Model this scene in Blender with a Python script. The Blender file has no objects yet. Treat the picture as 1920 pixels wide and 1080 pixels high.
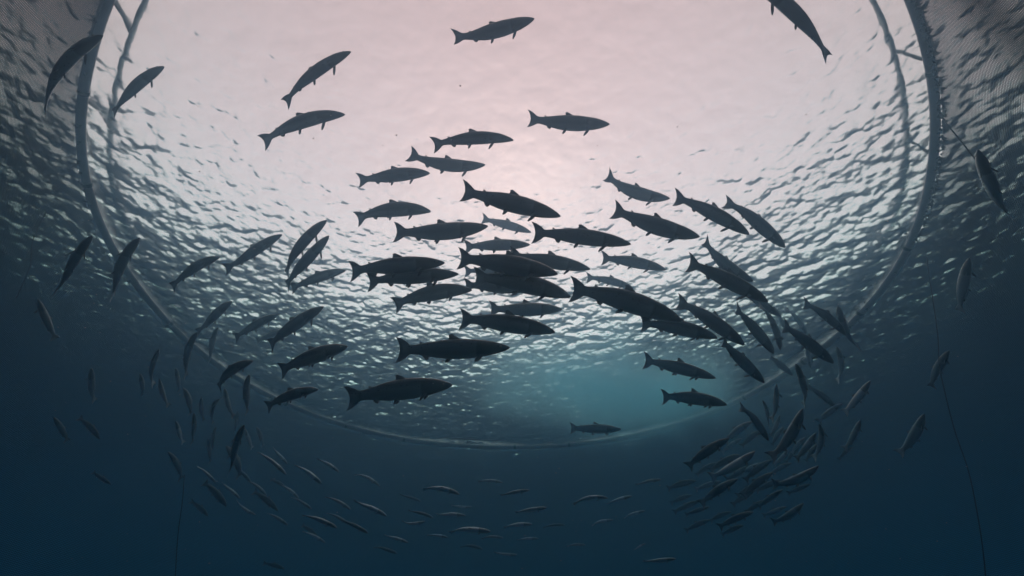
import bpy, bmesh, math, random
import numpy as np
from mathutils import Vector, Matrix, Quaternion

# ------------------------------------------------------------------ camera, sky, sun, exposure
random.seed(7)
rng = np.random.default_rng(11)
scene = bpy.context.scene
COL = scene.collection

CAM_DEPTH = 6.5                 # the diver films from 6.5 m under the surface (z = 0)
PITCH = math.radians(45)        # looking up
FPX = 870.0                     # focal length in pixels of the 1920 px wide photograph
CX, CY = 955.0, 540.0

cam_d = bpy.data.cameras.new("camera")
cam_d.sensor_width = 36.0
cam_d.lens = 36.0 * FPX / 1920.0
cam_d.shift_x = (960.0 - CX) / 1920.0
cam_d.clip_start = 0.05
cam_d.clip_end = 500
cam = bpy.data.objects.new("camera", cam_d)
COL.objects.link(cam)
cam.location = (0, 0, -CAM_DEPTH)
cam.rotation_euler = (math.radians(90) + PITCH, 0, 0)
scene.camera = cam

SUN_EL = math.radians(42)
SUN_AZ = math.radians(2)        # measured from +y towards +x
world = bpy.data.worlds.new("World")
scene.world = world
world.use_nodes = True
wn, wl = world.node_tree.nodes, world.node_tree.links
wn.clear()
w_out = wn.new("ShaderNodeOutputWorld")
w_bg = wn.new("ShaderNodeBackground")
w_sky = wn.new("ShaderNodeTexSky")
w_sky.sky_type = 'NISHITA'
w_sky.sun_disc = False
w_sky.sun_elevation = SUN_EL
w_sky.sun_rotation = SUN_AZ
w_sky.air_density = 1.0
w_sky.dust_density = 0.12
w_sky.ozone_density = 1.0
# thin even cloud: the clear-sky blue is greyed out and takes the rosy cast of a low winter overcast
w_hsv = wn.new("ShaderNodeHueSaturation")
w_hsv.inputs["Saturation"].default_value = 0.40
w_tint = wn.new("ShaderNodeMix")
w_tint.data_type = 'RGBA'
w_tint.blend_type = 'MULTIPLY'
w_tint.inputs[0].default_value = 1.0
w_tint.inputs[7].default_value = (1.80, 0.74, 0.60, 1)
w_bg.inputs["Strength"].default_value = 0.135
wl.new(w_sky.outputs[0], w_hsv.inputs["Color"])
wl.new(w_hsv.outputs[0], w_tint.inputs[6])
wl.new(w_tint.outputs[2], w_bg.inputs["Color"])
wl.new(w_bg.outputs[0], w_out.inputs["Surface"])

sun_d = bpy.data.lights.new("sun", 'SUN')
sun_d.energy = 0.6
sun_d.angle = math.radians(150)
sun_d.color = (1.0, 0.45, 0.38)
sun = bpy.data.objects.new("sun", sun_d)
COL.objects.link(sun)
sdir = Vector((math.sin(SUN_AZ) * math.cos(SUN_EL), math.cos(SUN_AZ) * math.cos(SUN_EL), math.sin(SUN_EL)))
sun.rotation_mode = 'QUATERNION'
sun.rotation_quaternion = sdir.to_track_quat('Z', 'Y')
sun.location = sdir * 40

vs = scene.view_settings
vs.view_transform = 'Standard'
vs.look = 'None'
vs.gamma = 1.0
vs.use_curve_mapping = False
vs.exposure = 0.68

cy = scene.cycles
cy.use_denoising = True
try:
    cy.denoiser = 'OPENIMAGEDENOISE'
    cy.denoising_input_passes = 'RGB_ALBEDO_NORMAL'
    cy.denoising_prefilter = 'ACCURATE'
except Exception:
    pass
cy.max_bounces = 16
cy.diffuse_bounces = 2
cy.glossy_bounces = 4
cy.transmission_bounces = 6
cy.volume_bounces = 10
cy.transparent_max_bounces = 8
cy.caustics_refractive = True
cy.caustics_reflective = True
cy.blur_glossy = 0.0
cy.sample_clamp_indirect = 6.0
cy.use_adaptive_sampling = True
cy.adaptive_threshold = 0.02
cy.adaptive_min_samples = 24
cy.volume_step_rate = 3.0
cy.volume_max_steps = 64

# ------------------------------------------------------------------ helpers
def tag(o, label=None, cat=None, group=None, kind=None):
    if label: o["label"] = label
    if cat: o["category"] = cat
    if group: o["group"] = group
    if kind: o["kind"] = kind
    return o

def mesh_from(name, verts, faces, smooth=True):
    me = bpy.data.meshes.new(name)
    me.from_pydata([tuple(v) for v in verts], [], faces)
    me.update()
    if smooth:
        me.polygons.foreach_set("use_smooth", [True] * len(me.polygons))
    return me

def mesh_np(name, co, quads, smooth=True):
    """many quads at once"""
    me = bpy.data.meshes.new(name)
    co = np.ascontiguousarray(co, dtype=np.float32)
    q = np.ascontiguousarray(quads, dtype=np.int32)
    n, k = q.shape
    me.vertices.add(len(co)); me.vertices.foreach_set("co", co.ravel())
    me.loops.add(n * k); me.loops.foreach_set("vertex_index", q.ravel())
    me.polygons.add(n)
    me.polygons.foreach_set("loop_start", np.arange(0, n * k, k, dtype=np.int32))
    me.polygons.foreach_set("use_smooth", np.full(n, smooth, dtype=bool))
    me.update(calc_edges=True)
    me.validate()
    return me

def link(name, me, mat=None, parent=None):
    o = bpy.data.objects.new(name, me)
    COL.objects.link(o)
    if mat is not None and me is not None and not me.materials:
        me.materials.append(mat)
    if parent is not None:
        o.parent = parent
    return o

def empty(name, loc=(0, 0, 0)):
    o = bpy.data.objects.new(name, None)
    COL.objects.link(o)
    o.location = loc
    o.empty_display_size = 0.2
    return o

def new_mat(name):
    m = bpy.data.materials.new(name)
    m.use_nodes = True
    nt = m.node_tree
    nt.nodes.clear()
    out = nt.nodes.new("ShaderNodeOutputMaterial")
    return m, nt, out

def ramp(nt, fac, stops):
    r = nt.nodes.new("ShaderNodeValToRGB")
    e = r.color_ramp.elements
    while len(e) < len(stops):
        e.new(0.5)
    for el, (p, c) in zip(e, stops):
        el.position = p
        el.color = (c[0], c[1], c[2], 1)
    nt.links.new(fac, r.inputs["Fac"])
    return r.outputs["Color"]

def noise(nt, scale, detail=3, vec=None, rough=0.55):
    n = nt.nodes.new("ShaderNodeTexNoise")
    n.inputs["Scale"].default_value = scale
    n.inputs["Detail"].default_value = detail
    n.inputs["Roughness"].default_value = rough
    if vec is not None:
        nt.links.new(vec, n.inputs["Vector"])
    return n

def simple_mat(name, c1, c2, scale=6, rough=0.6, metallic=0.0, bump=0.0, spec=0.3):
    m, nt, out = new_mat(name)
    b = nt.nodes.new("ShaderNodeBsdfPrincipled")
    tc = nt.nodes.new("ShaderNodeTexCoord")
    n = noise(nt, scale, 5, tc.outputs["Object"])
    nt.links.new(ramp(nt, n.outputs["Fac"], [(0.35, c1), (0.65, c2)]), b.inputs["Base Color"])
    b.inputs["Roughness"].default_value = rough
    b.inputs["Metallic"].default_value = metallic
    b.inputs["Specular IOR Level"].default_value = spec
    if bump:
        bp = nt.nodes.new("ShaderNodeBump")
        bp.inputs["Strength"].default_value = bump
        bp.inputs["Distance"].default_value = 0.02
        n2 = noise(nt, scale * 6, 4, tc.outputs["Object"])
        nt.links.new(n2.outputs["Fac"], bp.inputs["Height"])
        nt.links.new(bp.outputs[0], b.inputs["Normal"])
    nt.links.new(b.outputs[0], out.inputs["Surface"])
    return m

def ray(px, py):
    """world direction of a pixel of the photograph (depth along the view axis = 1)"""
    x = (px - CX) / FPX
    u = (CY - py) / FPX
    c, s = math.cos(PITCH), math.sin(PITCH)
    return Vector((x, c - u * s, s + u * c))

CAM = Vector((0, 0, -CAM_DEPTH))
CAM_UP = Vector((0, -math.sin(PITCH), math.cos(PITCH)))

# ------------------------------------------------------------------ water surface
def wave_tile(size=16.0, n=1024):
    k1 = 2 * np.pi * np.fft.fftfreq(n, d=size / n)
    kx, ky = np.meshgrid(k1, k1, indexing='ij')
    k = np.hypot(kx, ky); k[0, 0] = 1e-6
    th = np.arctan2(ky, kx)
    wind = math.radians(78)
    spread = 0.35 + 0.65 * np.cos(th - wind) ** 2
    def band(l0, l1, p):
        lo, hi = 2 * np.pi / l0, 2 * np.pi / l1
        s = k ** (-p) * np.exp(-(lo / k) ** 4) * np.exp(-(k / hi) ** 2)
        return s
    amp = np.sqrt((band(0.62, 0.075, 3.5)) * spread)
    ph = np.exp(2j * np.pi * rng.random((n, n))) * np.abs(rng.normal(size=(n, n)) + 1j * rng.normal(size=(n, n)))
    H = amp * ph
    H[0, 0] = 0
    h = np.fft.ifft2(H).real
    sx = np.fft.ifft2(1j * kx * H).real
    sy = np.fft.ifft2(1j * ky * H).real
    f = WAVE_SLOPE / math.sqrt((sx ** 2 + sy ** 2).mean())
    dx = np.fft.ifft2(-1j * kx / k * H).real * f
    dy = np.fft.ifft2(-1j * ky / k * H).real * f
    return h * f, dx, dy

WAVE_SLOPE = 0.145
CHOP = 1.0
def build_water():
    size, n = 16.0, 1024
    h, dx, dy = wave_tile(size, n)
    def axis(lo, hi, step, far, grow=1.10):
        a = list(np.arange(lo, hi + 1e-6, step))
        s, v = step, hi
        while v < far:
            s *= grow; v += s; a.append(v)
        s, v, pre = step, lo, []
        while v > -far:
            s *= grow; v -= s; pre.append(v)
        return np.array(pre[::-1] + a)
    xs = axis(-9.5, 9.5, 0.021, 88)
    ys = axis(-1.5, 14.0, 0.021, 88)
    X, Y = np.meshgrid(xs, ys, indexing='ij')
    def samp(a):
        u = (X / size * n) % n; v = (Y / size * n) % n
        i0 = np.floor(u).astype(int) % n; j0 = np.floor(v).astype(int) % n
        fu = u - np.floor(u); fv = v - np.floor(v)
        i1 = (i0 + 1) % n; j1 = (j0 + 1) % n
        return a[i0, j0] * (1 - fu) * (1 - fv) + a[i1, j0] * fu * (1 - fv) + a[i0, j1] * (1 - fu) * fv + a[i1, j1] * fu * fv
    far = np.maximum(np.maximum(np.abs(X) - 9.5, 0), np.maximum(np.maximum(Y - 14, -1.5 - Y), 0))
    fade = np.clip(1 - far / 25.0, 0.0, 1)
    Z = samp(h) * fade
    # low swell, metres long
    Z += 0.011 * np.sin(1.9 * X + 0.7 * Y + 0.5) + 0.012 * np.sin(0.9 * Y - 1.1 * X + 1.2) + 0.006 * np.sin(2.6 * Y + 0.5 * X)
    PX = X - CHOP * samp(dx) * fade * 1.0
    PY = Y - CHOP * samp(dy) * fade * 1.0
    nx, ny = X.shape
    co = np.stack([PX, PY, Z], -1).reshape(-1, 3)
    idx = np.arange(nx * ny).reshape(nx, ny)
    q = np.stack([idx[:-1, :-1], idx[1:, :-1], idx[1:, 1:], idx[:-1, 1:]], -1).reshape(-1, 4)
    me = mesh_np("water", co, q)
    m, nt, out = new_mat("water_surface")
    g = nt.nodes.new("ShaderNodeBsdfGlass")
    g.inputs["IOR"].default_value = 1.333
    g.inputs["Roughness"].default_value = 0.215
    g.inputs["Color"].default_value = (1, 1, 1, 1)
    nt.links.new(g.outputs[0], out.inputs["Surface"])
    o = link("water", me, m)
    tag(o, "rippled water surface seen from below, pale sky showing through it", "water", kind="structure")
    return o

build_water()

# seabed far below
sb_m = simple_mat("seabed_silt", (0.035, 0.04, 0.04), (0.07, 0.075, 0.07), 0.4, 0.9)
def build_seabed():
    n = 40
    a = np.linspace(-86.5, 86.5, n)
    X, Y = np.meshgrid(a, a, indexing='ij')
    Z = -24 + 0.6 * np.sin(X * 0.11 + 1) * np.cos(Y * 0.09) + 0.25 * np.sin(X * 0.4 + Y * 0.3)
    # rim added to shut out horizon light: the bed climbs steeply to the surface
    e = np.clip((np.maximum(np.abs(X), np.abs(Y)) - 52) / 34.0, 0, 1)
    Z = Z * (1 - e) + 0.42 * e + 1.5 * np.sin(X * 0.35) * np.cos(Y * 0.3) * e * (1 - e)
    Z = np.minimum(Z, 0.42)
    idx = np.arange(n * n).reshape(n, n)
    q = np.stack([idx[:-1, :-1], idx[1:, :-1], idx[1:, 1:], idx[:-1, 1:]], -1).reshape(-1, 4)
    o = link("seabed", mesh_np("seabed", np.stack([X, Y, Z], -1).reshape(-1, 3), q), sb_m)
    tag(o, kind="structure")
build_seabed()

# the murk of the water itself
HAZE_DENS = 0.12
def build_haze():
    lo, hi = Vector((-87, -87, -26.5)), Vector((87, 87, 0.55))
    v = [(x, y, z) for x in (lo.x, hi.x) for y in (lo.y, hi.y) for z in (lo.z, hi.z)]
    f = [(0, 1, 3, 2), (4, 6, 7, 5), (0, 4, 5, 1), (2, 3, 7, 6), (0, 2, 6, 4), (1, 5, 7, 3)]
    m, nt, out = new_mat("murky_water")
    p = nt.nodes.new("ShaderNodeVolumePrincipled")
    p.inputs["Color"].default_value = (0.21, 0.33, 0.43, 1)
    p.inputs["Absorption Color"].default_value = (0.0, 0.64, 0.91, 1)
    p.inputs["Density"].default_value = HAZE_DENS
    p.inputs["Anisotropy"].default_value = 0.92
    nt.links.new(p.outputs[0], out.inputs["Volume"])
    o = link("haze", mesh_from("haze", v, f, False), m)
    tag(o, "blue green murk filling the whole net pen", "murk", kind="stuff")
build_haze()

# ------------------------------------------------------------------ floating collar of the pen
RING_C = Vector((0, 6.46, 0))
RING_R = 7.1
# the collar is pulled a little out of round by its moorings: radius every 15 degrees from the far side
_tab = np.array([6.70, 6.79, 6.98, 7.15, 7.25, 7.30, 7.31, 7.22, 7.06, 6.93, 6.97, 7.12, 7.20])
_ta = np.radians(np.arange(0, 181, 15))
_cf = np.linalg.lstsq(np.stack([np.cos(k * _ta) for k in range(7)], -1), _tab, rcond=None)[0]
def ring_r(az):
    return sum(c * np.cos(k * az) for k, c in enumerate(_cf))
def tube_ring(name, R, z, r, nseg=288, nr=16, wob=0.0):
    a = np.linspace(0, 2 * np.pi, nseg, endpoint=False)
    b = np.linspace(0, 2 * np.pi, nr, endpoint=False)
    A, B = np.meshgrid(a, b, indexing='ij')
    Rm = ring_r(A) + (R - RING_R) + wob * np.sin(5 * A + 1) + wob * 0.6 * np.sin(9 * A)
    rad = Rm + r * np.cos(B)
    co = np.stack([RING_C.x + rad * np.sin(A), RING_C.y + rad * np.cos(A), z + 0.4 * wob * np.sin(7 * A) + r * np.sin(B)], -1).reshape(-1, 3)
    i = np.arange(nseg * nr).reshape(nseg, nr)
    i1 = np.roll(i, -1, 0); j1 = np.roll(i, -1, 1); ij = np.roll(i1, -1, 1)
    q = np.stack([i, j1, ij, i1], -1).reshape(-1, 4)
    return mesh_np(name, co, q)

def tube_path(pts, r, nr=8, closed=False, taper=None):
    """verts, faces of a tube along points"""
    V, F = [], []
    n = len(pts)
    for k, p in enumerate(pts):
        a = pts[max(k - 1, 0)]; b = pts[min(k + 1, n - 1)]
        t = (Vector(b) - Vector(a)).normalized()
        u = t.orthogonal().normalized() if k == 0 else (u - t * u.dot(t)).normalized()
        w = t.cross(u)
        rr = r * (taper[k] if taper else 1)
        for j in range(nr):
            an = 2 * math.pi * j / nr
            V.append(Vector(p) + rr * (math.cos(an) * u + math.sin(an) * w))
    for k in range(n - 1):
        for j in range(nr):
            F.append((k * nr + j, k * nr + (j + 1) % nr, (k + 1) * nr + (j + 1) % nr, (k + 1) * nr + j))
    F.append(tuple(range(nr - 1, -1, -1)))
    F.append(tuple(range((n - 1) * nr, n * nr)))
    return V, F

pipe_m = simple_mat("collar_pipe_plastic", (0.30, 0.32, 0.33), (0.44, 0.46, 0.46), 3.0, 0.4, 0, 0.25, 0.5)
rail_m = simple_mat("rail_plastic", (0.20, 0.21, 0.22), (0.30, 0.31, 0.31), 5.0, 0.5)
rope_m = simple_mat("dark_rope", (0.02, 0.022, 0.022), (0.05, 0.05, 0.045), 30.0, 0.9)
algae_m = simple_mat("algae", (0.012, 0.016, 0.008), (0.035, 0.03, 0.015), 25.0, 0.9, 0, 0.6)
net_m = simple_mat("net_twine", (0.015, 0.018, 0.018), (0.03, 0.034, 0.03), 10.0, 0.9)

collar = empty("floating_collar", (RING_C.x, RING_C.y, 0))
tag(collar, "round floating collar of grey pipe with a thin rail, holding up the net", "collar")
def collar_part(name, me, mat):
    o = link(name, me, mat, collar)
    o.matrix_parent_inverse = Matrix.Translation(-RING_C)
    return o
collar_part("pipe", tube_ring("pipe", RING_R, -0.055, 0.062, wob=0.02), pipe_m)
RAIL_R, RAIL_Z = 6.82, 0.034
collar_part("rail", tube_ring("rail", RAIL_R, RAIL_Z, 0.028, 256, 12, 0.02), rail_m)
# brackets between pipe and rail
def bracket(az):
    s = Vector((math.sin(az), math.cos(az), 0)); t = Vector((s.y, -s.x, 0))
    p0 = RING_C + s * (ring_r(az) - 0.02) + Vector((0, 0, 0.02)) - t * 0.22
    p1 = RING_C + s * (ring_r(az) + RAIL_R - RING_R) + Vector((0, 0, RAIL_Z)) + t * 0.10
    pm = (p0 + p1) / 2 + Vector((0, 0, 0.03))
    V, F = tube_path([p0, pm, p1, p1 + t * 0.10 + Vector((0, 0, 0.01))], 0.024, 8)
    return mesh_from("bracket", V, F)
for k in range(26):
    collar_part("bracket", bracket(2 * math.pi * (k + 0.35) / 26), rail_m)
# clamp bands round the pipe
def clamp(az):
    s = Vector((math.sin(az), math.cos(az), 0)); t = Vector((s.y, -s.x, 0))
    V, F = [], []
    n = 16
    for e in (-0.03, 0.03):
        for j in range(n):
            b = 2 * math.pi * j / n
            V.append(RING_C + s * (ring_r(az) + 0.070 * math.cos(b)) + t * e + Vector((0, 0, -0.06 + 0.070 * math.sin(b))))
    for j in range(n):
        F.append((j, (j + 1) % n, n + (j + 1) % n, n + j))
    return mesh_from("clamp_band", V, F)
for k in range(26):
    collar_part("clamp_band", clamp(2 * math.pi * (k + 0.1) / 26), rope_m)
# weed growing along the outside of the pipe
def weed():
    bm = bmesh.new()
    for k in range(520):
        az = random.uniform(-2.6, 2.6)
        if random.random() < 0.55:
            az = random.uniform(1.75, 2.6)
        s = Vector((math.sin(az), math.cos(az), 0)); t = Vector((s.y, -s.x, 0))
        b = random.uniform(-1.9, 0.1)
        nrm = s * math.cos(b) + Vector((0, 0, math.sin(b)))
        c = RING_C + s * ring_r(az) + Vector((0, 0, -0.06)) + nrm * 0.060
        ln = random.uniform(0.02, 0.09); w = random.uniform(0.012, 0.035)
        vs_ = [bm.verts.new(c + t * w), bm.verts.new(c - t * w * 0.6 + nrm.cross(t) * w), bm.verts.new(c - t * w * 0.6 - nrm.cross(t) * w),
               bm.verts.new(c + nrm * ln + t * random.uniform(-0.02, 0.02))]
        for f in ((0, 1, 3), (1, 2, 3), (2, 0, 3), (0, 2, 1)):
            bm.faces.new([vs_[i] for i in f])
    me = bpy.data.meshes.new("weed"); bm.to_mesh(me); bm.free()
    return me
wd = collar_part("weed", weed(), algae_m)
tag(wd, kind="stuff")

# ------------------------------------------------------------------ net wall
def net_radius(az, z):
    d = -z
    return ring_r(az) + 0.10 * np.sin(3 * az + 0.35 * d) * np.minimum(d / 3, 1) + 0.05 * np.sin(11 * az + 1.3 * d) * np.minimum(d / 1.5, 1) - 0.02 * d
def build_net():
    cell, bottom = 0.023, -8.0
    nv = int(2 * math.pi * RING_R / cell)
    nz = int(-bottom / cell)
    tw = 0.0028
    def prism(A, Z):
        """A, Z: (strands, samples) -> verts, quads of three-sided strands"""
        R = net_radius(A, Z)
        P = np.stack([RING_C.x + R * np.sin(A), RING_C.y + R * np.cos(A), Z], -1)
        rad = np.stack([np.sin(A), np.cos(A), 0 * A], -1)
        T = np.gradient(P, axis=1); T /= np.linalg.norm(T, axis=-1, keepdims=True)
        S = np.cross(T, rad); S /= np.linalg.norm(S, axis=-1, keepdims=True)
        W = []
        for j in range(3):
            b = 2 * math.pi * j / 3
            W.append(P + tw * (math.cos(b) * rad + math.sin(b) * S))
        W = np.stack(W, 2)
        ns, m = A.shape
        idx = np.arange(ns * m * 3).reshape(ns, m, 3)
        q = []
        for j in range(3):
            q.append(np.stack([idx[:, :-1, j], idx[:, 1:, j], idx[:, 1:, (j + 1) % 3], idx[:, :-1, (j + 1) % 3]], -1).reshape(-1, 4))
        return W.reshape(-1, 3), np.concatenate(q)
    az = np.linspace(0, 2 * np.pi, nv, endpoint=False)
    zz = np.linspace(-0.2, bottom, 30)
    A, Z = np.meshgrid(az, zz, indexing='ij')
    # the strands run slightly skewed so that the meshes are not perfectly upright
    A = A + 0.012 * np.sin(Z * 0.9 + 4 * A)
    v1, q1 = prism(A, Z)
    zr = np.linspace(-0.2, bottom, nz)
    ah = np.linspace(0, 2 * np.pi, 220)
    Z2, A2 = np.meshgrid(zr, ah, indexing='ij')
    Z2 = Z2 - 0.03 * np.sin(9 * A2) * np.minimum(-Z2, 1)
    v2, q2 = prism(A2, Z2)
    me = mesh_np("mesh_twine", np.concatenate([v1, v2]), np.concatenate([q1, q2 + len(v1)]))
    net = empty("net_wall", (RING_C.x, RING_C.y, 0))
    tag(net, "fine dark netting hanging from the round collar as the wall of the pen", "net")
    o = link("mesh_twine", me, net_m, net)
    o.matrix_parent_inverse = Matrix.Translation(-RING_C)
    tag(o, kind="stuff")
    return net
build_net()

# loose ropes hanging inside the pen: points given as (pixel x, pixel y, metres away)
def hang(label, pts, r=0.016, name="hanging_rope"):
    P = [CAM + ray(x, y) * d for x, y, d in pts]
    # smooth the path
    Q = []
    for i in range(len(P) - 1):
        p0 = P[max(i - 1, 0)]; p1 = P[i]; p2 = P[i + 1]; p3 = P[min(i + 2, len(P) - 1)]
        for s in range(6):
            t = s / 6
            Q.append(0.5 * ((2 * p1) + (p2 - p0) * t + (2 * p0 - 5 * p1 + 4 * p2 - p3) * t * t + (3 * p1 - p0 - 3 * p2 + p3) * t ** 3))
    Q.append(P[-1])
    base = Q[-1]
    V, F = tube_path([q - base for q in Q], r, 7)
    o = link(name, mesh_from(name, V, F), rope_m)
    o.location = base
    tag(o, label, "rope")
hang("dark slack rope trailing down through the murk at the far right", [(1737, 480, 6.4), (1758, 625, 6.0), (1762, 690, 5.8), (1788, 800, 5.5), (1815, 880, 5.3), (1832, 960, 5.1), (1844, 1040, 5.0), (1850, 1120, 4.9), (1852, 1250, 4.9)], 0.006)
hang("faint dark rope hanging straight down at the lower left", [(346, 890, 6.0), (342, 940, 5.9), (334, 1000, 5.8), (329, 1075, 5.7), (326, 1180, 5.7)], 0.005)
hang("thin taut line slanting outward from the collar at the upper right", [(1752, 196, 6.6), (1775, 232, 6.3), (1800, 262, 6.0), (1830, 300, 5.7)], 0.009)
hang("faint looping rope in the dark water at the far left", [(88, 395, 6.0), (62, 450, 5.9), (56, 500, 5.8), (30, 560, 5.7)], 0.005)

# ------------------------------------------------------------------ salmon
def fish_material(name, back, flank, belly, metal=0.25, rough=0.42):
    m, nt, out = new_mat(name)
    b = nt.nodes.new("ShaderNodeBsdfPrincipled")
    tc = nt.nodes.new("ShaderNodeTexCoord")
    sep = nt.nodes.new("ShaderNodeSeparateXYZ")
    nt.links.new(tc.outputs["Object"], sep.inputs[0])
    # height across the body, blurred by a little noise
    n = noise(nt, 9, 3, tc.outputs["Object"])
    add = nt.nodes.new("ShaderNodeMath"); add.operation = 'MULTIPLY_ADD'
    nt.links.new(n.outputs["Fac"], add.inputs[0]); add.inputs[1].default_value = 0.03
    nt.links.new(sep.outputs["Z"], add.inputs[2])
    mr = nt.nodes.new("ShaderNodeMapRange")
    mr.inputs["From Min"].default_value = -0.09; mr.inputs["From Max"].default_value = 0.13
    nt.links.new(add.outputs[0], mr.inputs["Value"])
    col = ramp(nt, mr.outputs[0], [(0.05, belly), (0.35, flank), (0.62, flank), (0.80, back), (1.0, back)])
    # small dark spots on the upper side
    vo = nt.nodes.new("ShaderNodeTexVoronoi"); vo.inputs["Scale"].default_value = 34
    nt.links.new(tc.outputs["Object"], vo.inputs["Vector"])
    lt = nt.nodes.new("ShaderNodeMath"); lt.operation = 'LESS_THAN'; lt.inputs[1].default_value = 0.17
    nt.links.new(vo.outputs["Distance"], lt.inputs[0])
    gt = nt.nodes.new("ShaderNodeMath"); gt.operation = 'GREATER_THAN'; gt.inputs[1].default_value = 0.55
    nt.links.new(mr.outputs[0], gt.inputs[0])
    mu = nt.nodes.new("ShaderNodeMath"); mu.operation = 'MULTIPLY'
    nt.links.new(lt.outputs[0], mu.inputs[0]); nt.links.new(gt.outputs[0], mu.inputs[1])
    # darker, browner head in front of the gill cover
    hd = nt.nodes.new("ShaderNodeMapRange"); hd.inputs["From Min"].default_value = 0.205; hd.inputs["From Max"].default_value = 0.225
    nt.links.new(sep.outputs["X"], hd.inputs["Value"])
    hm = nt.nodes.new("ShaderNodeMath"); hm.operation = 'MULTIPLY'; hm.inputs[1].default_value = 0.65
    nt.links.new(hd.outputs[0], hm.inputs[0])
    mx1 = nt.nodes.new("ShaderNodeMix"); mx1.data_type = 'RGBA'
    nt.links.new(hm.outputs[0], mx1.inputs[0]); nt.links.new(col, mx1.inputs[6])
    mx1.inputs[7].default_value = (0.055, 0.058, 0.05, 1)
    mx2 = nt.nodes.new("ShaderNodeMix"); mx2.data_type = 'RGBA'
    nt.links.new(mu.outputs[0], mx2.inputs[0]); nt.links.new(mx1.outputs[2], mx2.inputs[6])
    mx2.inputs[7].default_value = (0.02, 0.022, 0.022, 1)
    nt.links.new(mx2.outputs[2], b.inputs["Base Color"])
    b.inputs["Metallic"].default_value = metal
    b.inputs["Roughness"].default_value = rough
    # scales
    sc = nt.nodes.new("ShaderNodeTexVoronoi"); sc.inputs["Scale"].default_value = 120
    nt.links.new(tc.outputs["Object"], sc.inputs["Vector"])
    bp = nt.nodes.new("ShaderNodeBump"); bp.inputs["Strength"].default_value = 0.25; bp.inputs["Distance"].default_value = 0.003
    nt.links.new(sc.outputs["Distance"], bp.inputs["Height"]); nt.links.new(bp.outputs[0], b.inputs["Normal"])
    nt.links.new(b.outputs[0], out.inputs["Surface"])
    return m

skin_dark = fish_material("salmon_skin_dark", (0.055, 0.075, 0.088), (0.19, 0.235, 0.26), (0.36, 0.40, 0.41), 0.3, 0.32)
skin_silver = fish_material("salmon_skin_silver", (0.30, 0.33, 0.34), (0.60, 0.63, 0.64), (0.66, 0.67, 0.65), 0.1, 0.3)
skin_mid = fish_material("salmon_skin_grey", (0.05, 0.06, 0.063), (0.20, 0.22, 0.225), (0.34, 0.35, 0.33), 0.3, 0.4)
skin_lit = fish_material("salmon_skin_lit", (0.66, 0.70, 0.71), (0.78, 0.80, 0.80), (0.75, 0.76, 0.74), 0.0, 0.3)  # skylight on the deep fish, put into the colour as a paler skin
SKIN = {"p": skin_lit, "d": skin_dark, "s": skin_silver, "m": skin_mid}
# fins: thin membranes that let a little light through
def fin_material():
    m, nt, out = new_mat("fin_membrane")
    d = nt.nodes.new("ShaderNodeBsdfPrincipled")
    tc = nt.nodes.new("ShaderNodeTexCoord")
    wv = nt.nodes.new("ShaderNodeTexWave"); wv.inputs["Scale"].default_value = 26; wv.inputs["Distortion"].default_value = 1.5
    nt.links.new(tc.outputs["Object"], wv.inputs["Vector"])
    nt.links.new(ramp(nt, wv.outputs["Fac"], [(0.2, (0.045, 0.05, 0.05)), (0.8, (0.085, 0.09, 0.09))]), d.inputs["Base Color"])
    d.inputs["Roughness"].default_value = 0.5
    t = nt.nodes.new("ShaderNodeBsdfTranslucent"); t.inputs["Color"].default_value = (0.26, 0.30, 0.32, 1)
    mx = nt.nodes.new("ShaderNodeMixShader"); mx.inputs[0].default_value = 0.35
    nt.links.new(d.outputs[0], mx.inputs[1]); nt.links.new(t.outputs[0], mx.inputs[2])
    nt.links.new(mx.outputs[0], out.inputs["Surface"])
    return m
fin_m = fin_material()
eye_m = simple_mat("salmon_eye", (0.25, 0.24, 0.18), (0.38, 0.36, 0.27), 60, 0.15, 0, 0, 0.8)

# straight salmon of length 1: snout at x = +0.5, tail tips at x = -0.5, z up.
# station t (0 snout .. 1 end of the tail stalk): back height, belly depth, half width
PROF = [(0.000, 0.004, 0.004, 0.003), (0.012, 0.014, 0.013, 0.011), (0.035, 0.025, 0.024, 0.020), (0.07, 0.038, 0.036, 0.030),
        (0.11, 0.050, 0.048, 0.039), (0.16, 0.062, 0.060, 0.046), (0.20, 0.069, 0.068, 0.050), (0.225, 0.072, 0.071, 0.049),
        (0.30, 0.081, 0.082, 0.053), (0.38, 0.087, 0.090, 0.055), (0.46, 0.087, 0.091, 0.054), (0.54, 0.084, 0.089, 0.050),
        (0.62, 0.076, 0.080, 0.043), (0.69, 0.065, 0.067, 0.034), (0.75, 0.054, 0.055, 0.026), (0.80, 0.046, 0.046, 0.019),
        (0.84, 0.041, 0.041, 0.014), (0.865, 0.043, 0.043, 0.010)]
NR = 18
def bend(p, sag, flick):
    """lay a point of the straight fish along its curved spine; sag: sideways and upward bow of the middle"""
    x, y, z = p
    t = 0.5 - x
    w = max(t - 0.62, 0)
    oy = sag[0] * 4 * t * (1 - t) + flick * w * w * 4
    oz = sag[1] * 4 * t * (1 - t)
    dy = -(sag[0] * 4 * (1 - 2 * t) + flick * 8 * w)
    dz = -(sag[1] * 4 * (1 - 2 * t))
    n = math.hypot(1, math.hypot(dy, dz))
    return (x - (y * dy + z * dz) / n, oy + y / math.hypot(1, dy), oz + z / math.hypot(1, dz))

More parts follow.
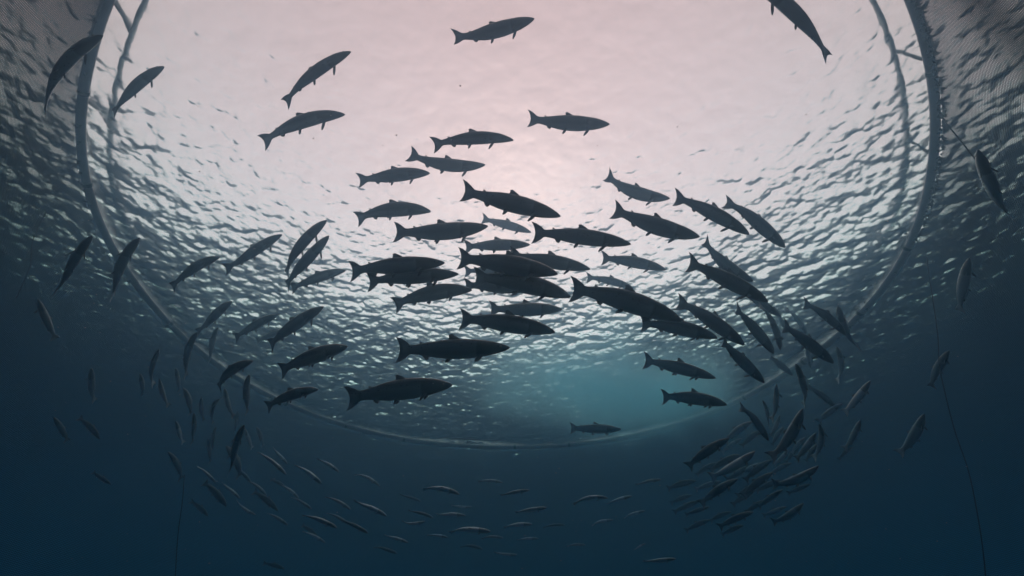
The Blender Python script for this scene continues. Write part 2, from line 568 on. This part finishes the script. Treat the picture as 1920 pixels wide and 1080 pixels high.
def body_mesh(sag, flick, plump):
    V, F = [], []
    for t, up, dn, w in PROF:
        up *= plump; dn *= plump; w *= plump
        for j in range(NR):
            a = 2 * math.pi * j / NR
            c, s = math.cos(a), math.sin(a)
            # fuller than an ellipse low down, drawn to a keel on the back
            yy = w * math.copysign(abs(c) ** 0.85, c)
            zz = (up if s > 0 else dn) * s
            gill = 0.0
            V.append([0.5 - t, yy, zz])
    # tail fin: the same rings flattened and opened upward and downward, tips swept back to a fork
    for t, hgt, w, sweep in ((0.880, 0.053, 0.007, 0.002), (0.903, 0.073, 0.005, 0.007), (0.930, 0.092, 0.0035, 0.014), (0.960, 0.106, 0.0022, 0.030)):
        for j in range(NR):
            a = 2 * math.pi * j / NR
            c, s = math.cos(a), math.sin(a)
            zz = hgt * (abs(s) ** 0.8) * (1 if s > 0 else -1)
            V.append([0.5 - t - sweep * abs(s) ** 1.7 + 0.01 * (1 - abs(s)), w * c, zz * 1.08])
    n = len(V) // NR
    for k in range(n - 1):
        for j in range(NR):
            F.append((k * NR + j, k * NR + (j + 1) % NR, (k + 1) * NR + (j + 1) % NR, (k + 1) * NR + j))
    F.append(tuple(range(NR)))
    e = (n - 1) * NR
    h = NR // 2
    # close the trailing edge as a strip between its two sides
    q = NR // 4
    order = [(q + i) % NR for i in range(NR)]
    left = order[:h + 1]; right = [order[0]] + order[:h - 1:-1]
    for i in range(h):
        a, b2, c2, d2 = e + left[i], e + left[i + 1], e + right[i + 1], e + right[i]
        f = []
        for v in (a, b2, c2, d2):
            if v not in f: f.append(v)
        if len(f) >= 3: F.append(tuple(f))
    V = [bend(v, sag, flick) for v in V]
    me = mesh_from("salmon", V, F)
    bm = bmesh.new(); bm.from_mesh(me); bmesh.ops.recalc_face_normals(bm, faces=bm.faces); bm.to_mesh(me); bm.free()
    return me

def fin_mesh(name, outline, org, ax, ay, sag, flick, thick=0.0035):
    """a fin: outline (along ax, along ay) from a root at org, swelling from a thin rim to a thicker root"""
    ax = Vector(ax).normalized(); ay = Vector(ay); ay = (ay - ax * ay.dot(ax)).normalized(); az = ax.cross(ay)
    n = len(outline)
    cx = sum(p[0] for p in outline) / n; cyy = sum(p[1] for p in outline) / n * 0.55
    V = []
    for u, v in outline:
        V.append(Vector(org) + ax * u + ay * v)
    V.append(Vector(org) + ax * cx + ay * cyy + az * thick)
    V.append(Vector(org) + ax * cx + ay * cyy - az * thick)
    F = []
    for i in range(n):
        j = (i + 1) % n
        F.append((i, j, n)); F.append((j, i, n + 1))
    V = [bend(v, sag, flick) for v in V]
    return mesh_from(name, V, F, False)

def fin_set(sag, flick, plump):
    p = plump
    out = []
    out.append(("dorsal_fin", fin_mesh("dorsal_fin", [(0.078, -0.012), (0.022, 0.024), (-0.028, 0.050), (-0.052, 0.042), (-0.048, 0.018), (-0.062, -0.010)], (0.02, 0, 0.082 * p), (1, 0, 0), (0, 0, 1), sag, flick)))
    out.append(("adipose_fin", fin_mesh("adipose_fin", [(0.014, -0.008), (-0.004, 0.014), (-0.026, 0.024), (-0.030, 0.013), (-0.014, -0.008)], (-0.255, 0, 0.046 * p), (1, 0, 0), (0, 0, 1), sag, flick)))
    out.append(("anal_fin", fin_mesh("anal_fin", [(0.032, -0.012), (0.012, 0.028), (-0.006, 0.042), (-0.028, 0.030), (-0.036, 0.014), (-0.048, -0.010)], (-0.215, 0, -0.052 * p), (1, 0, 0.1), (0, 0, -1), sag, flick)))
    for s in (1, -1):
        out.append(("pelvic_fin", fin_mesh("pelvic_fin", [(0.018, -0.010), (-0.012, 0.034), (-0.034, 0.046), (-0.040, 0.030), (-0.022, -0.008)], (-0.02, 0.022 * s, -0.080 * p), (1, 0, 0), (0, 0.45 * s, -1), sag, flick)))
        out.append(("pectoral_fin", fin_mesh("pectoral_fin", [(0.018, -0.012), (-0.020, 0.048), (-0.052, 0.080), (-0.066, 0.076), (-0.056, 0.046), (-0.020, -0.008)], (0.265, 0.034 * s, -0.046 * p), (1, 0, 0), (0, 0.62 * s, -1), sag, flick)))
    for s in (1, -1):
        V, F = [], []
        c = Vector((0.425, 0.0285 * s * p, 0.012))
        for i in range(4):
            a = math.pi / 2 * i / 4
            for j in range(10):
                b = 2 * math.pi * j / 10
                V.append(bend(c + Vector((0.0105 * math.cos(a) * math.cos(b), s * 0.008 * math.sin(a), 0.0105 * math.cos(a) * math.sin(b))), sag, flick))
        V.append(bend(c + Vector((0, s * 0.008, 0)), sag, flick))
        for i in range(3):
            for j in range(10):
                F.append((i * 10 + j, i * 10 + (j + 1) % 10, (i + 1) * 10 + (j + 1) % 10, (i + 1) * 10 + j))
        for j in range(10):
            F.append((30 + j, 30 + (j + 1) % 10, 40))
        out.append(("eye", mesh_from("eye", V, F)))
    return out

_cache = {}
def fish_data(sag, flick, plump, skin, whole):
    key = (sag, flick, plump, skin, whole)
    if key in _cache: return _cache[key]
    body = body_mesh(sag, flick, plump)
    body.materials.append(SKIN[skin])
    fins = fin_set(sag, flick, plump)
    if whole:            # a small, far fish: fins joined into its one skin
        body.materials.append(fin_m); body.materials.append(eye_m)
        bm = bmesh.new(); bm.from_mesh(body)
        for nm, me in fins:
            k0 = len(bm.faces)
            bm.from_mesh(me)
            bm.faces.ensure_lookup_table()
            for f in bm.faces[k0:]:
                f.material_index = 2 if nm == "eye" else 1
        bm.to_mesh(body); bm.free()
        fins = []
    else:
        for nm, me in fins:
            me.materials.append(eye_m if nm == "eye" else fin_m)
    _cache[key] = (body, fins)
    return _cache[key]

def snap(v, s, lim):
    return round(max(-lim, min(lim, v)) / s) * s

def salmon(h, t, bulge, label, group, skin="d", L=None, roll=None, flick=None):
    """h, t: where the snout and the tail tip show; the fish swims level at the height where it is L metres long"""
    if L is None: L = random.uniform(0.66, 0.80) * (0.66 if group == G_LOW else 0.78 if group in (G_LOWR, F_LOWL, F_LOWR) or h[1] > 830 or h[1] > 640 and group == G_LEFT else 1.0)
    rh, rt = ray(*h), ray(*t)
    N = Vector((0, 0, 1)) * 0.42 + VIEW * 0.58      # steep ones climb or dive a little
    ph, pt = rh / rh.dot(N), rt / rt.dot(N)
    d = Vector((h[0] - t[0], h[1] - t[1])); ln = d.length
    n = Vector((d.y, -d.x)).normalized()
    if n.x * -0.3 + n.y * -1.0 < 0: n = -n
    mid = ((h[0] + t[0]) / 2 + n.x * bulge, (h[1] + t[1]) / 2 + n.y * bulge)
    rm = ray(*mid)
    span = (ph - pt).length
    for _ in range(60):                             # keep it inside the net and under the surface
        z = L / span
        P_h, P_t = CAM + ph * z, CAM + pt * z
        if max(P_h.z, P_t.z) < -0.45 and max(math.hypot(p.x - RING_C.x, p.y - RING_C.y) for p in (P_h, P_t)) < 6.5: break
        L *= 0.97
    c = (P_h + P_t) / 2
    P_m = CAM + rm * (c - CAM).dot(VIEW)
    fwd = (P_h - P_t).normalized()
    # level fish lean over and show their side, climbing ones are seen from below
    k = 0.25 + 3.2 * (abs(d.x) / ln) ** 3 if roll is None else roll
    up = Vector((0, 0, 1)) + CAM_UP * k
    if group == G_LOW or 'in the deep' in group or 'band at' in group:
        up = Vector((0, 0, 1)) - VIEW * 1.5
        skin = {'s': 'p', 'm': 's'}.get(skin, skin)  # deep fish swap to lighter skins, imitating skylight on their backs
    up = (up - fwd * up.dot(fwd)).normalized()
    left = up.cross(fwd)
    bow = P_m - c
    bow = bow + left * L * random.uniform(-0.025, 0.025)
    sag = (snap(bow.dot(left) / L, 0.02, 0.16), snap(bow.dot(up) / L, 0.02, 0.10))
    if flick is None: flick = random.choice((-0.12, -0.06, 0.0, 0.06, 0.12))
    plump = random.choice((0.92, 0.98, 1.04, 1.10))
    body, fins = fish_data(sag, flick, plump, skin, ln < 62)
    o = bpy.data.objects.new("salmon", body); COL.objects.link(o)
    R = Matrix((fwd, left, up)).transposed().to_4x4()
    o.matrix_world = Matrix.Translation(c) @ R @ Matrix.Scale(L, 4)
    tag(o, label, "salmon", group)
    for nm, me in fins:
        f = bpy.data.objects.new(nm, me); COL.objects.link(f); f.parent = o
    return o

VIEW = Vector((0, math.cos(PITCH), math.sin(PITCH)))
G_HIGH = "salmon high under the bright surface"
G_MID = "salmon in the middle of the shoal"
G_LEFT = "salmon along the left side of the shoal"
G_RIGHT = "salmon along the right side of the shoal"
G_LOWR = "salmon crowding at the lower right"
G_LOW = "faint salmon in the deep water below"
F_LOWL = "dim salmon in the murk at the lower left"
F_LOWR = "dim salmon in the murk at the lower right"
FISH = [
# high under the bright surface
((193, 67), (75, 213), 26, "dark arched salmon crossing the thick collar pipe at the upper left", G_HIGH, "d"),
((308, 125), (210, 217), 8, "slim dark salmon climbing just inside the rail at the upper left", G_HIGH, "d"),
((658, 97), (528, 195), 10, "dark salmon rising steeply, upper of the two left of the bright centre", G_HIGH, "d"),
((647, 215), (488, 270), 16, "dark arched salmon, lower of the two left of the bright centre", G_HIGH, "d"),
((1002, 35), (848, 76), 0, "topmost salmon, dark against the bright pink sky, tilted upward", G_HIGH, "d"),
((1143, 233), (987, 224), 0, "lone level salmon right of the bright centre, below the topmost one", G_HIGH, "d"),
((963, 263), (808, 275), 8, "slightly arched salmon, uppermost of three stacked under the bright centre", G_HIGH, "d"),
((910, 309), (764, 289), -8, "silvery salmon with raised tail, middle of three stacked under the bright centre", G_HIGH, "m"),
((806, 325), (671, 342), 6, "salmon lowest and leftmost of three stacked under the bright centre", G_HIGH, "d"),
((1412, -32), (1556, 114), 12, "dark salmon with its head cut off by the top edge", G_HIGH, "d"),
((1833, 280), (1890, 412), -6, "dark salmon by the net at the far right edge", G_HIGH, "d"),
# the middle of the shoal
((808, 397), (663, 411), 11, "arched grey salmon leftmost of the row above the crowded middle", G_MID, "m"),
((915, 424), (735, 435), -2, "dark salmon with a wide tail below the arched grey one, tail at left", G_MID, "d"),
((1051, 406), (862, 361), 2, "large dark salmon nosing down right under the bright centre", G_MID, "d"),
((996, 436), (901, 411), 3, "pale salmon half hidden behind the wide tail of a darker one", G_MID, "s"),
((1183, 458), (994, 436), 4, "big dark salmon whose tail covers a pale fish behind it", G_MID, "d"),
((994, 459), (868, 463), 3, "small pale grey salmon swimming level between two larger dark ones", G_MID, "s"),
((834, 493), (650, 508), 3, "dark salmon at the left of the crowded middle, above a paler twin", G_MID, "d"),
((860, 514), (683, 528), 2, "salmon partly covered from above by a darker one, left of the crowd", G_MID, "m"),
((1046, 514), (855, 484), 2, "largest dark salmon in the very middle of the crowd", G_MID, "d"),
((1107, 505), (952, 480), 4, "grey salmon behind the shoulder of the central one, nose further right", G_MID, "m"),
((1070, 557), (884, 518), 8, "dark salmon diving right beneath the belly of the central one", G_MID, "d"),
((975, 500), (868, 509), 0, "salmon almost hidden behind the central one, only its pale tail showing", G_MID, "s"),
((1000, 543), (867, 535), 3, "grey salmon lying level under the central one, tail at left", G_MID, "m"),
((885, 544), (735, 574), 8, "arched grey salmon nosing up toward the underside of the crowd", G_MID, "m"),
((1054, 580), (915, 580), 0, "pale silvery salmon with darker head, low in the middle of the crowd", G_MID, "s"),
((1041, 623), (858, 597), 2, "dark salmon just below a pale silvery one, tail fin raised", G_MID, "d"),
((956, 652), (739, 656), 2, "longest dark salmon in side view with a clear eye and tall back fin", G_MID, "d"),
((848, 722), (650, 747), 4, "large dark salmon with pale belly fins, lowest of the middle column", G_MID, "d"),
((1165, 805), (1067, 803), 0, "small lone salmon in front of the turquoise glow, above the far pipe", G_MID, "d"),
# right of the middle
((1256, 372), (1132, 329), -7, "dark salmon, uppermost of the group right of the bright centre", G_RIGHT, "d"),
((1312, 444), (1146, 391), -4, "large dark salmon below the uppermost of the right group", G_RIGHT, "d"),
((1405, 440), (1261, 368), 8, "arched dark salmon heading down right, left of a thinner twin", G_RIGHT, "d"),
((1472, 464), (1363, 372), 0, "thin dark salmon seen edge on, upper outermost of the right group", G_RIGHT, "d"),
((1249, 506), (1124, 484), 5, "pale salmon swimming level over the bright ripples right of centre", G_RIGHT, "s"),
((1188, 541), (1098, 520), 3, "smallest pale salmon over the ripples right of centre", G_RIGHT, "s"),
((1412, 527), (1316, 449), -5, "dark salmon right above the long one with the shiny back", G_RIGHT, "d"),
((1440, 566), (1286, 490), 5, "long salmon with a shiny pale back nosing into a darker one", G_RIGHT, "m"),
((1464, 594), (1385, 543), 3, "dark salmon overlapping the nose of the shiny backed one", G_RIGHT, "d"),
((1279, 602), (1067, 540), 8, "large dark salmon slanting down right below the pale ripples", G_RIGHT, "d"),
((1345, 634), (1199, 606), 6, "dark salmon tucked under the large slanting one, fin hanging below", G_RIGHT, "d"),
((1396, 647), (1273, 562), 2, "dark salmon with raised tail above the edge of the turquoise glow", G_RIGHT, "d"),
((1342, 709), (1204, 675), 3, "level dark salmon over the turquoise glow, upper of two", G_RIGHT, "d"),
((1363, 759), (1235, 744), 6, "plump dark salmon over the turquoise glow, lower of two", G_RIGHT, "d"),
((1433, 718), (1346, 637), 2, "dark salmon diving onto the far collar pipe, right of the glow", G_RIGHT, "d"),
((1451, 663), (1374, 576), 2, "slim dark salmon diving, left one of a close parallel pair", G_RIGHT, "d"),
((1463, 657), (1424, 567), 4, "greyer salmon diving, right one of a close parallel pair", G_RIGHT, "m"),
((1487, 704), (1440, 667), 2, "short dark salmon just above the far pipe at the right", G_RIGHT, "d"),
((1563, 681), (1466, 608), 3, "broad dark salmon with a spread tail crossing the pipe at the right", G_RIGHT, "d"),
((1511, 626), (1474, 576), 2, "pale slim salmon behind the broad one with the spread tail", G_RIGHT, "s"),
((1472, 618), (1455, 570), 0, "thin dark salmon upright above the broad one with the spread tail", G_RIGHT, "d"),
((1519, 690), (1508, 640), 0, "dark salmon hidden behind the belly of the broad one", G_RIGHT, "d"),
((1586, 629), (1504, 567), 4, "dark salmon resting its nose on the pipe, upper right of the group", G_RIGHT, "d"),
((1571, 573), (1606, 655), -5, "narrow upright dark salmon crossing the pipe, nose up, outermost at right", G_RIGHT, "d"),
((1569, 650), (1573, 717), -5, "small upright salmon below the pipe, nose up, at the right", G_RIGHT, "d"),
((1566, 764), (1512, 724), 4, "dark salmon diving right above two silver ones", G_RIGHT, "d"),
((1818, 483), (1797, 587), 4, "dim upright salmon near the dark right edge, halfway up", G_RIGHT, "d"),
((1780, 657), (1742, 728), 3, "dim salmon climbing beside the slack rope at the right", G_RIGHT, "d"),
((1733, 776), (1686, 853), -3, "dim dark salmon climbing alone left of the slack rope", G_RIGHT, "d"),
# left side
((173, 442), (112, 556), 11, "dark salmon climbing outside the collar pipe, left of a twin", G_LEFT, "d"),
((262, 446), (216, 566), 12, "dark arched salmon lying across the collar pipe at the left", G_LEFT, "d"),
((413, 482), (320, 542), 11, "plump dark salmon inside the pipe, leftmost over the ripples", G_LEFT, "d"),
((529, 440), (425, 510), 5, "dark salmon climbing over the ripples, left of a close pair", G_LEFT, "d"),
((613, 413), (528, 517), 9, "arched dark salmon, upper one of a close climbing pair", G_LEFT, "d"),
((617, 442), (528, 537), 0, "straight dark salmon, lower one of a close climbing pair", G_LEFT, "d"),
((649, 507), (547, 543), 4, "greyer salmon below the close climbing pair", G_LEFT, "m"),
((435, 565), (373, 627), 4, "dark salmon climbing, its tail touching another fish at the pipe", G_LEFT, "d"),
((371, 622), (353, 711), 11, "dark upright salmon on the collar pipe, curved to the left", G_LEFT, "d"),
((409, 614), (398, 682), 7, "small upright salmon just right of a curved one on the pipe", G_LEFT, "d"),
((523, 590), (440, 636), 4, "dark salmon left of the one with shiny gill, same tilt", G_LEFT, "d"),
((607, 575), (500, 650), 4, "dark salmon with a shiny gill spot climbing right, partly hiding another", G_LEFT, "d"),
((538, 618), (481, 640), 2, "small grey salmon half hidden behind a dark climbing one", G_LEFT, "m"),
((652, 650), (519, 697), 6, "large dark salmon with a broad tail, inside the pipe at lower left", G_LEFT, "d"),
((597, 730), (495, 765), 6, "plump dark salmon lying across the far pipe at lower left", G_LEFT, "d"),
((475, 677), (404, 730), 10, "dark salmon with bent tail climbing over the pipe", G_LEFT, "d"),
((467, 702), (470, 777), 9, "upright dark salmon with a pale lower edge, right below the pipe", G_LEFT, "d"),
((299, 655), (283, 724), 4, "dim upright salmon left of the pipe in open water", G_LEFT, "d"),
((171, 690), (173, 754), 0, "dim upright salmon alone at the far left, low", G_LEFT, "d"),
((70, 560), (107, 638), -2, "grey salmon with its tail down right, alone at the far left", G_LEFT, "m"),
((298, 710), (316, 763), -4, "faint thin salmon just below a dim upright one", G_LEFT, "m"),
((343, 727), (358, 778), -4, "upright salmon with a pale side, above another in line", G_LEFT, "m"),
((363, 774), (358, 831), -3, "upright dark salmon under one with a pale side", G_LEFT, "d"),
((421, 728), (438, 783), -3, "salmon with a pale edge behind the bent tailed one", G_LEFT, "m"),
((412, 748), (402, 797), 14, "hooked salmon with a pale tail, below the bent tailed one", G_LEFT, "d"),
((390, 822), (396, 868), 0, "short upright dark salmon alone below the left pipe", G_LEFT, "d"),
((458, 797), (438, 888), 9, "largest upright dark salmon below the left pipe", G_LEFT, "d"),
((423, 836), (452, 896), 5, "thin salmon with a pale edge beside the largest upright one", G_LEFT, "m"),
((459, 803), (475, 842), -2, "slim pale salmon right behind the largest upright one", G_LEFT, "s"),
((315, 847), (341, 900), 4, "dark dim salmon above the straight hanging rope", G_LEFT, "d"),
# lower right crowd
((1632, 714), (1581, 776), -3, "silver sided salmon climbing, right one of two silver ones", G_LOWR, "s"),
((1580, 757), (1533, 792), 3, "silver sided salmon, left one of two silver ones", G_LOWR, "s"),
((1492, 682), (1512, 762), -6, "upright dark salmon on the far pipe, curved above the crowd", G_LOWR, "d"),
((1505, 766), (1445, 860), -9, "long dark salmon bending down left through the crowd", G_LOWR, "d"),
((1441, 826), (1391, 760), 2, "blackest salmon of the lower crowd, diving with its tail up", G_LOWR, "d"),
((1430, 750), (1440, 802), -3, "grey salmon crossing behind the blackest diving one", G_LOWR, "m"),
((1456, 720), (1450, 790), -3, "slim upright salmon with a pale edge right of the blackest one", G_LOWR, "m"),
((1463, 778), (1442, 818), -2, "small grey salmon below the slim upright one", G_LOWR, "m"),
((1412, 790), (1357, 832), 4, "salmon with a pale back climbing behind the blackest one", G_LOWR, "s"),
((1368, 822), (1287, 878), 4, "greenish grey salmon trailing leftmost in the lower crowd", G_LOWR, "m"),
((1428, 806), (1390, 838), 2, "mottled small salmon under the blackest diving one", G_LOWR, "m"),
((1388, 852), (1330, 884), 3, "dull salmon close above a brighter silver one", G_LOWR, "m"),
((1416, 846), (1329, 896), -5, "brightest silver salmon of the lower crowd, bellied downward", G_LOWR, "s"),
((1530, 812), (1491, 862), -3, "dull grey salmon in the right half of the lower crowd", G_LOWR, "m"),
((1536, 794), (1523, 862), -10, "dark curved salmon at the right rim of the lower crowd", G_LOWR, "d"),
((1613, 788), (1584, 844), -3, "dark salmon climbing alone right of the lower crowd", G_LOWR, "d"),
((1535, 873), (1446, 908), -12, "large dark salmon curling upward at the bottom of the crowd", G_LOWR, "d"),
((1384, 898), (1312, 947), 4, "reddish dark salmon at the lower left of the crowd", G_LOWR, "d"),
((1448, 862), (1396, 902), 3, "bluish faint salmon in the heart of the lower crowd", G_LOWR, "m"),
((1450, 886), (1392, 932), 3, "dark salmon below the bluish faint one", G_LOWR, "d"),
((1497, 890), (1468, 905), 2, "short dark salmon over the back of the curling one", G_LOWR, "d"),
((1413, 960), (1346, 990), 3, "dim dark salmon lowest under the crowd", G_LOWR, "d"),
((1507, 943), (1446, 980), -4, "dim salmon under the large curling one", G_LOWR, "d"),
((1312, 940), (1262, 962), 2, "salmon with a pale nose left of the reddish dark one", G_LOWR, "m"),
((1468, 918), (1420, 952), 2, "dark salmon between the curling one and the dim ones below", G_LOWR, "d"),
((1306, 902), (1250, 917), 2, "dim level salmon left above the one with a pale nose", G_LOWR, "m"),
# deep water along the bottom
((862, 927), (791, 916), 5, "bright thin salmon arching in the deep, uppermost near the middle", G_LOW, "s"),
((712, 912), (665, 887), 4, "pale thin salmon slanting down right in the deep, left of middle", G_LOW, "s"),
((943, 905), (895, 903), 3, "pale level salmon just under the far pipe", G_LOW, "s"),
((993, 919), (937, 931), 3, "dim salmon right of the pale level one under the pipe", G_LOW, "m"),
((725, 968), (660, 942), 5, "pale salmon arching above the darker ones at bottom left of middle", G_LOW, "s"),
((874, 967), (816, 968), 4, "bright salmon in the deep, middle of three above each other", G_LOW, "s"),
((920, 997), (841, 994), 4, "brightest salmon in the deep, near the bottom middle", G_LOW, "s"),
((998, 983), (944, 988), 3, "bright nosed salmon right of the brightest one in the deep", G_LOW, "s"),
((1025, 952), (965, 961), 2, "dim pale salmon above the bright nosed one", G_LOW, "m"),
((1140, 934), (1073, 943), 6, "pale arched salmon in the deep below the glow, left of a pair", G_LOW, "s"),
((1185, 930), (1136, 946), 3, "pale thin salmon in the deep below the glow, right of a pair", G_LOW, "s"),
((1240, 899), (1191, 911), 2, "dim salmon under the glow, above a pale pair", G_LOW, "m"),
((813, 972), (763, 960), 3, "dark salmon nosing toward a bright one in the deep", G_LOW, "d"),
((798, 977), (752, 979), -3, "dim salmon under the dark one in the deep", G_LOW, "m"),
((766, 1018), (719, 1006), 2, "faint pale salmon low down left of the brightest one", G_LOW, "s"),
((944, 1009), (902, 1008), 2, "faint salmon right under the brightest one", G_LOW, "m"),
((1098, 1022), (1062, 1024), 2, "faint short salmon low down under the pale pair", G_LOW, "m"),
((1211, 1019), (1188, 1033), 1, "tiny pale salmon slanting up low at the right of middle", G_LOW, "s"),
((1268, 1048), (1204, 1054), 2, "faint salmon lowest of all, right of middle", G_LOW, "m"),
((690, 1000), (638, 974), 3, "dark salmon beneath the pale arching one at left of middle", G_LOW, "d"),
((537, 890), (483, 845), 4, "grey salmon with a pale back slanting down below the left pipe", G_LOW, "m"),
((539, 870), (509, 839), 2, "thin pale salmon just above the one with a pale back", G_LOW, "s"),
((603, 907), (552, 869), 3, "pale backed salmon slanting down, middle of three in a row", G_LOW, "s"),
((636, 886), (592, 861), 2, "pale thin salmon slanting down, rightmost of three in a row", G_LOW, "s"),
((658, 956), (609, 930), 2, "dim salmon slanting down left of the pale arching one", G_LOW, "m"),
((632, 990), (566, 964), 4, "salmon with a pale back lowest at the left", G_LOW, "m"),
# barely visible
((208, 909), (173, 884), 0, "barely visible salmon in the murk at the far lower left", F_LOWL, "d"),
((187, 824), (146, 782), 4, "faint greenish salmon in the murk at the far left, nose down", F_LOWL, "m"),
((100, 782), (128, 829), 3, "faint thin salmon left of a greenish one in the murk", F_LOWL, "d"),
((424, 950), (380, 903), 4, "dim salmon slanting down right of the straight hanging rope", F_LOWL, "d"),
((390, 968), (356, 939), 2, "dim salmon slanting down close to the straight hanging rope", F_LOWL, "d"),
((521, 958), (474, 920), 3, "dim salmon with a grey back, right of the rope and lower", F_LOWL, "m"),
((536, 914), (506, 899), 2, "faint salmon between two rows of slanting ones at lower left", F_LOWL, "m"),
((596, 1008), (566, 984), 2, "dark salmon under the pale backed one lowest at the left", F_LOWL, "d"),
((534, 1067), (492, 1056), 2, "barely visible salmon at the bottom edge, left of middle", F_LOWL, "d"),
((1332, 975), (1284, 996), 2, "dim salmon low under the reddish dark one", F_LOWR, "d"),
((1600, 838), (1572, 862), 2, "faint salmon right of the lower crowd, below a climbing one", F_LOWR, "d"),
]
# shapes nobody could tell apart: they share a label in their group
EXTRA = [
("blurred salmon deep inside the lower right crowd", "blurred salmon inside the lower right crowd", "m", (
 ((1425, 905), (1380, 930)), ((1360, 918), (1318, 938)), ((1478, 842), (1450, 872)), ((1400, 874), (1360, 900)), ((1440, 938), (1398, 962)),
 ((1345, 868), (1305, 892)), ((1475, 950), (1430, 968)), ((1372, 960), (1330, 978)), ((1500, 838), (1474, 868)), ((1418, 918), (1372, 948)), ((1298, 928), (1256, 944)), ((1395, 985), (1352, 1004)))),
("shadowy salmon low in the deep under the pale ones", "shadowy salmon low in the deep", "m", (
 ((610, 1018), (566, 996)), ((655, 985), (612, 960)), ((745, 1038), (700, 1024)), ((905, 1030), (862, 1024)), ((970, 1040), (925, 1036)), ((840, 1008), (800, 1004)),
 ((1010, 1010), (968, 1014)), ((1060, 985), (1018, 990)), ((885, 950), (845, 946)), ((1150, 975), (1108, 984)), ((1210, 958), (1168, 970)), ((790, 940), (748, 928)))),
("small faint salmon slanting down in the lower left band", "faint salmon in the band at the lower left", "m", (
 ((470, 905), (432, 872)), ((500, 930), (462, 900)), ((560, 935), (522, 908)), ((585, 955), (545, 930)), ((450, 935), (414, 905)), ((405, 905), (372, 872)), ((540, 985), (500, 960)), ((480, 965), (442, 938)))),
]
EXTRA += [
("grey salmon behind the front rank of the lower right crowd", "grey salmon behind the lower right crowd", "m", (
 ((1345, 838), (1300, 862)), ((1392, 822), (1352, 850)), ((1470, 800), (1446, 836)), ((1510, 820), (1484, 852)), ((1485, 868), (1442, 892)), ((1535, 832), (1512, 866)),
 ((1436, 868), (1388, 886)), ((1352, 902), (1302, 918)), ((1520, 908), (1476, 926)), ((1330, 950), (1284, 966)), ((1462, 900), (1416, 922)))),
("faint upright salmon loosely following others below the left pipe", "faint upright salmon below the left pipe", "m", (
 ((330, 690), (338, 735)), ((378, 745), (384, 790)), ((405, 800), (398, 842)), ((330, 790), (342, 832)), ((445, 770), (440, 812)), ((262, 700), (268, 742)), ((480, 800), (492, 838)))),
]
ORD = "first second third fourth fifth sixth seventh eighth ninth tenth eleventh".split()
for label, group, skin, spots in EXTRA:
    for q, (h_, t_) in enumerate(sorted(spots)):
        FISH.append((h_, t_, random.choice((-2, 1, 2, 3)), label + ", " + (ORD[q] if q < len(spots) - 1 else "last") + " from the left", group, random.choice((skin, "s", "d"))))
for row in FISH:
    salmon(*row)

# ------------------------------------------------------------------ cloud of fine bubbles by the far pipe
def build_bubbles():
    C0 = CAM + ray(1150, 745) * 13.0
    HX, HY, HZ = 4.9, 2.5, 1.05
    C0 = Vector((2.6, 9.0, -0.78))
    bm = bmesh.new()
    bmesh.ops.create_icosphere(bm, subdivisions=3, radius=1.0)
    for v in bm.verts:
        v.co = Vector((v.co.x * HX, v.co.y * HY, v.co.z * HZ))
        if v.co.z + C0.z > -0.12: v.co.z = -0.12 - C0.z
    me = bpy.data.meshes.new("bubble_cloud"); bm.to_mesh(me); bm.free()
    m, nt, out = new_mat("fine_bubbles")
    tc = nt.nodes.new("ShaderNodeTexCoord")
    mp = nt.nodes.new("ShaderNodeMapping")
    mp.inputs["Scale"].default_value = (1 / HX, 1 / HY, 1 / HZ)
    nt.links.new(tc.outputs["Object"], mp.inputs["Vector"])
    ln = nt.nodes.new("ShaderNodeVectorMath"); ln.operation = 'LENGTH'
    nt.links.new(mp.outputs[0], ln.inputs[0])
    n = noise(nt, 0.55, 4, tc.outputs["Object"])
    a = nt.nodes.new("ShaderNodeMath"); a.operation = 'MULTIPLY_ADD'
    nt.links.new(n.outputs["Fac"], a.inputs[0]); a.inputs[1].default_value = 1.1
    nt.links.new(ln.outputs["Value"], a.inputs[2])
    mr = nt.nodes.new("ShaderNodeMapRange"); mr.interpolation_type = 'SMOOTHSTEP'
    mr.inputs["From Min"].default_value = 1.42; mr.inputs["From Max"].default_value = 0.30
    mr.inputs["To Min"].default_value = 0.0; mr.inputs["To Max"].default_value = BUB
    nt.links.new(a.outputs[0], mr.inputs["Value"])
    p = nt.nodes.new("ShaderNodeVolumePrincipled")
    p.inputs["Color"].default_value = (0.62, 0.95, 1.0, 1)
    p.inputs["Anisotropy"].default_value = 0.85
    nt.links.new(mr.outputs[0], p.inputs["Density"])
    nt.links.new(p.outputs[0], out.inputs["Volume"])
    o = link("bubble_cloud", me, m)
    o.location = C0
    tag(o, "turquoise glowing cloud of fine bubbles under the surface by the far pipe", "bubbles", kind="stuff")
BUB = 3.2
build_bubbles()

# ------------------------------------------------------------------ drifting specks
def build_specks():
    bm = bmesh.new()
    for k in range(420):
        d = random.uniform(1.5, 9)
        p = CAM + ray(random.uniform(60, 1860), random.uniform(150, 1070)) * d
        if p.z > -0.3: continue
        r = random.uniform(0.0015, 0.0050) * (0.6 + d * 0.16)
        bmesh.ops.create_icosphere(bm, subdivisions=1, radius=r, matrix=Matrix.Translation(p) @ Matrix.Diagonal((1, 0.7, 0.6, 1)))
    me = bpy.data.meshes.new("drifting_specks"); bm.to_mesh(me); bm.free()
    m = simple_mat("speck", (0.45, 0.46, 0.44), (0.7, 0.7, 0.68), 20, 0.8)
    o = link("drifting_specks", me, m)
    tag(o, "tiny pale specks drifting through the water of the pen", "specks", kind="stuff")
build_specks()
